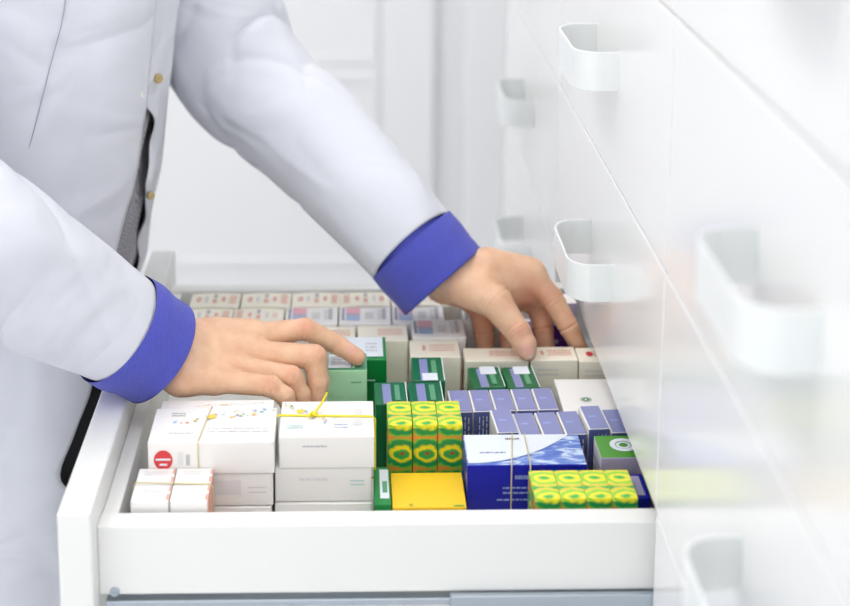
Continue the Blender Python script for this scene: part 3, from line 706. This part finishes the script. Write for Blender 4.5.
bumR = [(riM+np.array([0,-.004,.006]), riM+np.array([.004,-.004,.006]), .009, .009, .008), (rmM+np.array([0,-.004,.005]), rmM+np.array([.004,-.004,.005]), .009, .009, .008),
        (rrM+np.array([0,-.004,.004]), rrM+np.array([.004,-.004,.004]), .0085, .0085, .008)]
gr = []
def groove(pts, r=.0011, k=.0015): return [(pts[i], pts[i+1], r, k) for i in range(len(pts)-1)]
spotR = [(riM, .012, SKR, .5), (rmM, .012, SKR, .5), (rrM, .014, SKR, .6), (riP+np.array([0,-.008,.006]), .009, SKR, .75), (rmP+np.array([.004,-.006,.006]), .010, SKR, .45), (rrP+np.array([.002,-.006,.006]), .009, SKR, .5), (rpP+np.array([0,-.006,.006]), .009, SKR, .55),
         (riT, .012, SKR, .35), (riD, .009, SKR, .3), (rmD, .012, SKR, .3)]
def joint_creases(f, idx, offs=(-.0052, -.0008, .0035), amp=.0006):
    out = []
    for i in idx:
        (a, ra), (b, rb), (c, rc) = f[i-1], f[i], f[min(i+1, len(f)-1)]
        d = np.array(c if i+1 < len(f) else b)-np.array(a); d = d/np.linalg.norm(d)
        for o_ in offs: out.append((np.array(b)+d*o_, d, amp, .0011, rb*1.7))
    return out
crR = sum([joint_creases(f, [1]) for f in fingR[:4]], [])+joint_creases(fingR[0], [2], (-.002, .002), .0008)
VR, QR = surface_nets(hand_fn(palmR, fingR, gr, bumR, crR), (-.285, 1.385, .85), (.024, 1.56, 1.01), .00105)
CR = tone(VR, spotR, nailR)
# left hand (reaching over): thumb towards us, fingers down behind the cream cartons
lw = A(441, 273, 1.648); lf = A(408, 242, 1.685)
liM, lmM, lrM, lpM = A(532, 275, 1.642), A(520, 282, 1.662), A(498, 292, 1.680), A(474, 300, 1.688)
liP, liD, liT = A(553, 300, 1.632), A(568, 326, 1.622), A(581, 351, 1.618)
lmP, lmD, lmT = A(537, 304, 1.660), A(543, 328, 1.648), A(548, 358, 1.635)
lrP, lrD, lrT = A(506, 312, 1.672), A(507, 332, 1.660), A(508, 360, 1.645)
lpP, lpD, lpT = A(481, 316, 1.670), A(484, 334, 1.655), A(486, 360, 1.642)
tC, tM, tI, tT = A(463, 285, 1.628), A(495, 302, 1.600), A(518, 332, 1.579), A(527.5, 352, 1.566)
palmL = [(lf, lw, .0285, .0285), (A(459,268,1.650), liM, .0225, .0160), (A(455,277,1.652), lmM, .023, .0150), (A(450,280,1.655), lrM, .024, .0145), (A(446,284,1.660), lpM, .022, .0140),
         (A(458,275,1.641), A(482,286,1.622), .0225, .0215), (A(488,262,1.64), A(528,270,1.643), .017, .014), (A(492,290,1.622), A(530,284,1.648), .013, .012), (A(510,300,1.635), A(535,292,1.645), .009, .009), (lpM, A(505,300,1.672), .014, .013), (A(512,290,1.650), A(540,297,1.652), .0135, .012), (A(512,302,1.660), A(536,303,1.657), .0115, .0105)]
fingL = [[(liM, .0145), (liP, .0130), (liD, .0114), (liT, .0092)], [(lmM, .0130), (lmP, .0126), (lmD, .0116), (lmT, .0092)],
         [(lrM, .0115), (lrP, .0108), (lrD, .0100), (lrT, .0080)], [(lpM, .0115), (lpP, .0125), (lpD, .0118), (lpT, .0085)],
         [(tC, .024), (tM, .0190), (tI, .0142), (A(525,345,1.570), .0128), (tT, .0100)]]
nailL = [(A(527, 351, 1.556), tT-tI, .0085, .0075, (.12, -.95, .28))]
bumL = [(tI+np.array([.002,-.004,.004]), tI+np.array([.002,-.004,.004]), .0098, .0098, .006)]
spotL = [(tI+np.array([0,-.01,.005]), .012, SKR, .55), (tT, .010, SKR, .4), (A(535,290,1.635), .016, SKR, .95), (A(520,300,1.640), .014, SKR, .8), (liP, .012, SKP, .6), (liD, .013, SKP, .65), (liT, .014, SKP, .65),
         (lmP, .018, SKP, .8), (lmD, .018, SKP, .8), (lrP, .018, SKP, .85), (lrD, .018, SKP, .85), (lpP, .02, SKP, .85), (lpD, .018, SKP, .85), (A(455,308,1.655), .018, SKP, .5)]
crL = joint_creases(fingL[4], [2])+joint_creases(fingL[4], [1], (-.007, -.002, .003), .0009)+sum([joint_creases(f, [2], (0,), .0022) for f in fingL[:4]], [])+sum([joint_creases(f, [1], (0, .004), .0012) for f in fingL[:4]], [])
VL, QL = surface_nets(hand_fn(palmL, fingL, [], bumL, crL), (.035, 1.53, .84), (.273, 1.72, 1.03), .00105)
CL = tone(VL, spotL, nailL)
# trunk, arms, neck, head and legs in one coarser surface
shR, elR = np.array([-.48, 1.54, 1.40]), np.array([-.395, 1.355, 1.115])
smR = A(119, 329, 1.43); vR = np.array([.65, .34, -.60])/.947
shL, elL = np.array([-.315, 1.93, 1.40]), A(300, 140, 1.80)
HX, HY = -.30, 1.70
def body(x, y, z):
    D = None
    def ad(a, b, ra, rb, k=.03):
        nonlocal D
        c = cone(x, y, z, a, b, ra, rb); D = c if D is None else smin(D, c, k)
    ad((-.43, 1.63, .93), (-.43, 1.81, .93), .105, .105); ad((-.42, 1.65, 1.08), (-.42, 1.79, 1.08), .10, .10, .08); ad((-.39, 1.63, 1.28), (-.37, 1.83, 1.28), .105, .105, .08)
    ad((-.46, 1.56, 1.40), (-.34, 1.90, 1.40), .062, .062, .06); ad((-.36, 1.72, 1.42), (HX-.02, HY+.005, 1.56), .055, .053, .04)
    ad(shR, elR, .052, .042, .04); ad(elR, fore, .041, .030, .02); ad(fore, rw, .030, .026, .02)
    ad(shL, elL, .052, .042, .04); ad(elL, lf, .040, .029, .02); ad(lf, lw, .029, .026, .02)
    for yy in (1.635, 1.805):
        ad((-.43, yy, .90), (-.43, yy, .50), .085, .056, .05); ad((-.43, yy, .50), (-.46, yy, .11), .054, .038, .03); ad((-.47, yy, .06), (-.32, yy-.01, .035), .040, .034, .02)
    # head turned down towards the drawer
    ad((HX-.02, HY, 1.665), (HX+.005, HY, 1.70), .078, .088, .03); ad((HX+.03, HY, 1.59), (HX+.03, HY, 1.63), .052, .064, .04)
    ad((HX+.095, HY, 1.665), (HX+.115, HY, 1.632), .008, .012, .012)
    for s in (-1, 1):
        ad((HX-.005, HY+s*.083, 1.665), (HX-.01, HY+s*.09, 1.635), .012, .009, .008)
        D = smax(D, -cone(x, y, z, (HX+.098, HY+s*.032, 1.672), (HX+.098, HY+s*.032, 1.672), .012, .012), .01)
        ad((HX+.078, HY+s*.032, 1.672), (HX+.078, HY+s*.032, 1.672), .0125, .0125, .003)
    ad((HX+.088, HY-.018, 1.600), (HX+.088, HY+.018, 1.600), .008, .008, .006); ad((HX+.085, HY-.016, 1.590), (HX+.085, HY+.016, 1.590), .008, .008, .004)
    return D
VB, QB = surface_nets(body, (-.62, 1.30, 0.0), (.16, 2.06, 1.82), .008)
CB = np.tile(SK, (len(VB), 1))
V_ = np.concatenate([VB, VR, VL]); Q_ = np.concatenate([QB, QR+len(VB), QL+len(VB)+len(VR)]); C_ = np.concatenate([CB, CR, CL])
bme = bpy.data.meshes.new('person'); bme.from_pydata(V_.tolist(), [], Q_.tolist()); bme.materials.append(M['skin'])
bme.polygons.foreach_set('use_smooth', [True]*len(bme.polygons))
ca = bme.color_attributes.new('tone', 'FLOAT_COLOR', 'POINT'); ca.data.foreach_set('color', np.concatenate([C_, np.ones((len(C_), 1))], 1).astype(np.float32).ravel())
person = bpy.data.objects.new('person', bme); COL.objects.link(person)
sm = person.modifiers.new('smooth', 'SMOOTH'); sm.factor = .5; sm.iterations = 1
tag(person, 'person in white coat with blue cuffs, both hands in the open drawer', 'person')
# hair, eyes are simple children; the head is above the frame
bm = bmesh.new(); bmesh.ops.create_uvsphere(bm, u_segments=32, v_segments=20, radius=1, matrix=Matrix.Translation((HX-.02, HY, 1.71)) @ Matrix.Diagonal((.098, .094, .093, 1)))
bmesh.ops.delete(bm, geom=[v for v in bm.verts if v.co.x > HX+.035 and v.co.z < 1.745 or v.co.z < 1.635], context='VERTS')
bmobj('hair', bm, M['hair'], person, True)

# ------------------------------------------------------------------ clothes
coat = empty('lab_coat', (0, 0, 0)); coat.parent = person
def section(psi, cx, cy, a, b, n=2.4):
    c, s = math.cos(psi), math.sin(psi)
    r = (abs(c/a)**n+abs(s/b)**n)**(-1/n); return cx+r*c, cy-r*s
#      z     cx     a     near-edge far-edge (degrees from +X towards the camera)
RG = [(.42, -.438, .160, 30, 15), (.60, -.434, .158, 34, 15), (.70, -.430, .158, 44, 14), (.76, -.428, .158, 60, 10), (.81, -.427, .158, 54, 10), (.85, -.427, .158, 46, 5), (.90, -.424, .158, 47, 2), (.95, -.408, .158, 46, 0), (.995, -.400, .158, 45, 6), (1.04, -.390, .158, 43, 17), (1.07, -.386, .158, 40, 26),
      (1.105, -.382, .158, 37, 20), (1.14, -.378, .158, 36, 22), (1.17, -.374, .158, 34.5, 33), (1.20, -.371, .158, 34, 42), (1.24, -.367, .158, 34, 48), (1.30, -.361, .158, 35, 50), (1.38, -.368, .150, 36, 50), (1.45, -.375, .105, 37, 50), (1.48, -.37, .075, 37, 50)]
def ringrows(): 
    out = []
    zs = np.array([r[0] for r in RG]); Rr = catmull([r for r in RG], 6)
    return Rr
rr_ = ringrows(); NC = 150; V = []; Fc = []
for (z, cx, a, pn, pf) in rr_:
    sweep = 360-(pn-pf); b = .205 if z < 1.3 else .205-(max(0, z-1.36)/.12)*.10
    for j in range(NC+1):
        s = j/NC; psi = math.radians(pf-s*sweep)
        off = 0
        if s < .12: off = -.006*(1-s/.12)
        if s > .93: off = .0025
        # folds: slow vertical drapes growing towards the hem
        off += .0028*math.sin(psi*9+z*5)*max(0, 1.1-z)*2+.0016*math.sin(psi*14-z*9)+.0014*math.sin(psi*5+z*17)+(.0035*math.sin(psi*6+2.5*math.sin(z*9))*(1 if 40 < math.degrees(psi)%360 < 300 else .3))
        if z < 1.2 and s < .05: off += .003*math.sin(z*95)*(1-s/.05)
        x, y = section(psi, cx, 1.72, a+off, b+off); V.append((x, y, z))
n = NC+1
for i in range(len(rr_)-1):
    for j in range(NC): Fc.append((i*n+j, (i+1)*n+j, (i+1)*n+j+1, i*n+j+1))
body_c = meshobj('coat_body', V, Fc, M['coat'], coat, True)
so = body_c.modifiers.new('t', 'SOLIDIFY'); so.thickness = .0016; so.offset = -1
# placket stitching and princess seam follow the cloth
def on_coat(z, deg, o=.0022):
    i = int(np.argmin(abs(rr_[:, 0]-z))); r = rr_[i]; f = 0
    z0, cx, a = np.interp(z, rr_[:, 0], rr_[:, 0]), np.interp(z, rr_[:, 0], rr_[:, 1]), np.interp(z, rr_[:, 0], rr_[:, 2])
    b = .205 if z < 1.3 else .205-(max(0, z-1.36)/.12)*.10
    psi = math.radians(deg); off = .0028*math.sin(psi*9+z*5)*max(0, 1.1-z)*2+.0016*math.sin(psi*14-z*9)+.0014*math.sin(psi*5+z*17)+o
    x, y = section(psi, cx, 1.72, a+off, b+off); return Vector((x, y, z))
tube('seam', [on_coat(1.40-.012*k, 66+.62*k, .0008) for k in range(34)], .0007, M['thread'], coat, 6)
def snap(z, deg, mt, o, r=.0048):
    p = on_coat(z, deg, o); q = on_coat(z, deg+2, o)-on_coat(z, deg-2, o); nn = Vector((0, 0, 1)).cross(q).normalized()
    if nn.x < 0 and nn.y > 0: nn = -nn
    if nn.dot(Vector((0, -1, 0))) < 0: nn = -nn
    R_ = (nn+Vector((-.15, -.9, .25))).normalized().to_track_quat('Z', 'Y').to_matrix().to_4x4()
    bm = bmesh.new(); T = Matrix.Translation(p+nn*.0008) @ R_
    bmesh.ops.create_cone(bm, cap_ends=True, segments=24, radius1=r, radius2=r*.85, depth=.0018, matrix=T)
    bmesh.ops.create_cone(bm, cap_ends=True, segments=16, radius1=r*.5, radius2=r*.35, depth=.0034, matrix=T)
    bmobj('snap_button', bm, mt, coat)
snap(1.192, 25, M['brass'], .0015, .0058); snap(1.052, 22.5, M['brass'], .0012, .0050); snap(1.185, 40, M['pearl'], .0035, .0046)
# shirt behind the gap, and dark trousers
V = []; Fc = []; k = 0
zz = [.86+.02*i for i in range(31)]
for z in zz:
    cx, a = np.interp(z, rr_[:, 0], rr_[:, 1]), np.interp(z, rr_[:, 0], rr_[:, 2]); b = .205 if z < 1.3 else .205-(max(0, z-1.36)/.12)*.10
    for j in range(96):
        psi = 2*PI*j/96; o = -.011+.0025*math.sin(psi*13+z*30)+.0025*math.sin(z*60+psi*4)
        x, y = section(psi, cx, 1.72, a+o, b+o); V.append((x, y, z))
for i in range(len(zz)-1):
    for j in range(96): Fc.append((i*96+j, i*96+(j+1) % 96, (i+1)*96+(j+1) % 96, (i+1)*96+j))
meshobj('shirt', V, Fc, M['shirt'], person, True)
V = []; Fc = []
zt = [.08, .3, .5, .7, .84, .88]
bm = bmesh.new()
for yy in (1.635, 1.805):
    for z, rx, cx in [(.07, .062, -.455), (.3, .07, -.445), (.5, .078, -.43), (.7, .096, -.425), (.85, .104, -.41)]:
        pass
def legtube(yy):
    pts = [(.07, .062, -.455), (.3, .07, -.445), (.5, .08, -.43), (.7, .1, -.405), (.82, .106, -.395), (.95, .108, -.400)]
    V = []; Fc = []
    for (z, r, cx) in catmull(pts, 4):
        for j in range(32):
            q = 2*PI*j/32; V.append((cx+r*1.1*math.cos(q), yy+r*math.sin(q), z))
    n_ = len(V)//32
    for i in range(n_-1):
        for j in range(32): Fc.append((i*32+j, i*32+(j+1) % 32, (i+1)*32+(j+1) % 32, (i+1)*32+j))
    return V, Fc
v1, f1 = legtube(1.650); v2, f2 = legtube(1.800)
bm.free(); meshobj('trousers', v1+v2, f1+[tuple(i+len(v1) for i in f) for f in f2], M['black'], person, True)

def sleeve(name, ctr, rad, fold, mt, parent, n=110, sub=22, flat=1.0, upv=(0, 0, 1), thick=.0015):
    P_ = catmull(ctr, sub); R_ = catmull([[r] for r in rad], sub)[:, 0]; V = []; Fc = []; N = len(P_)
    up = np.array(upv, float); prev = None
    for i in range(N):
        t = P_[min(i+1, N-1)]-P_[max(i-1, 0)]; t /= np.linalg.norm(t)
        u = up-t*(up@t); u /= np.linalg.norm(u); s = np.cross(t, u)
        for k in range(n):
            q = 2*PI*k/n; r = R_[i]*(1+fold(i/(N-1), q)); V.append(P_[i]+u*math.cos(q)*r+s*math.sin(q)*r*flat)
    for i in range(N-1):
        for k in range(n): Fc.append((i*n+k, i*n+(k+1) % n, (i+1)*n+(k+1) % n, (i+1)*n+k))
    o = meshobj(name, V, Fc, mt, parent, True)
    if thick:
        s_ = o.modifiers.new('t', 'SOLIDIFY'); s_.thickness = thick; s_.offset = 1
    return o, V
def ridge(t, q, t0, q0, slope, wt, wq, amp):
    dq = (q-q0+PI) % (2*PI)-PI; d = (t-t0-slope*dq)/wt
    return amp*math.exp(-d*d)*math.exp(-(dq/wq)**2)
rngf = random.Random(5)
FR = [(rngf.uniform(0, .45), rngf.uniform(0, 6.28), rngf.uniform(-.09, .09), rngf.uniform(.015, .035), rngf.uniform(.5, 1.1), rngf.uniform(-.12, .10)) for _ in range(26)]
FRL = [(rngf.uniform(.05, .62), rngf.uniform(0, 6.28), rngf.uniform(-.12, .12), rngf.uniform(.014, .035), rngf.uniform(.5, 1.1), rngf.uniform(-.11, .09)) for _ in range(34)]
def creasef(v, p=3): return (1-abs(math.sin(v)))**p
def foldR(t, q):
    e = max(0, min(1, (1.02-t)*2.2))
    w = 13*t+1.1*math.sin(q+.6)+.6*math.sin(2*q-4*t)
    return e*(-.085*creasef(w,4)*(.5+.5*math.sin(q*1.5+5*t))-.060*creasef(8*t-2.2*math.sin(q-1.2), 4)+.016*math.sin(3*q+7*t)+.012*math.sin(5*q-11*t))+.010*math.sin(3*q+9*t)+.085*math.exp(-(((q-1.0+.5*(1-t)*math.sin(9*t)+PI)%(2*PI)-PI)/.28)**2)*max(0,1-t)**.5-.02
def foldL(t, q):
    e = math.exp(-((t-.36)/.30)**2)
    w = 15*t+1.5*math.sin(q+1.9)+.5*math.sin(2*q+5*t)
    return e*(-.12*creasef(w,4)*(.55+.45*math.sin(q*2+4*t))-.085*creasef(9*t+2.4*math.sin(q+.4)+.5, 4)+.022*math.sin(3*q+6*t))+.012*math.sin(3*q+8*t)+.007*math.sin(5*q-13*t)
# near (right) sleeve: shoulder, elbow outside the frame, forearm down to the cuff
cR = [shR+np.array([0, .02, .02]), np.array([-.462, 1.445, 1.26]), np.array([-.43, 1.360, 1.150]), smR-vR*.195, smR-vR*.13, smR-vR*.06, smR+vR*.002]
rR = [.085, .082, .086, .083, .074, .064, .0555]
sleeve('sleeve', cR, rR, foldR, M['coat'], coat)
cL = [shL+np.array([.0, 0, .02]), A(207, 5, 1.885), A(247, 80, 1.840), A(313, 140, 1.775), A(367, 194, 1.715), A(413, 247, 1.672)]
rL = [.098, .090, .080, .070, .062, .0560]
sl, slV = sleeve('sleeve', cL, rL, foldL, M['coat'], coat)
nr_ = 110; nrow = len(slV)//nr_
def seamline(V_, k0, k1, r0, r1):
    out = []
    for i in range(r0, r1):
        k = int(round(k0+(k1-k0)*(i-r0)/(r1-r0))) % nr_; p_ = np.array(V_[i*nr_+k]); c_ = np.mean([V_[i*nr_+j] for j in range(0, nr_, 5)], axis=0)
        out.append(p_+(p_-c_)/np.linalg.norm(p_-c_)*.0019)
    return out
SEAMK = 42
tube('seam', seamline(slV, SEAMK, SEAMK, int(nrow*.2), nrow-1), .0008, M['thread'], coat, 6)
def cuff(c0, c1, r0, r1, label):
    c0 = np.array(c0); c1 = np.array(c1); d = c1-c0; L = np.linalg.norm(d); d /= L
    c = [c0-d*.002, c0+d*L*.33, c0+d*L*.66, c1, c1+d*.0008, c1-d*.001, c0+d*L*.3, c0-d*.01]
    r = [r0+.0035, r0+.0040, r1+.003, r1+.0028, r1+.0015, r1+.0002, r0-.003, r0-.004]
    o, _ = sleeve('cuff', c, r, lambda t, q: .018*math.sin(2*q+1)+.010*math.sin(3*q+4), M['cuff'], coat, sub=3, thick=0); return o
cuff(smR, smR+vR*.052, .0550, .0525, '')
cuff(A(412, 246, 1.672), A(442, 281, 1.655), .0565, .0560, '')

# ------------------------------------------------------------------ light: bright even daylight-white room
W = bpy.data.worlds.new('room_light'); SC.world = W; W.use_nodes = True
W.node_tree.nodes['Background'].inputs[0].default_value = (.96, .98, 1.0, 1); W.node_tree.nodes['Background'].inputs[1].default_value = 1.55
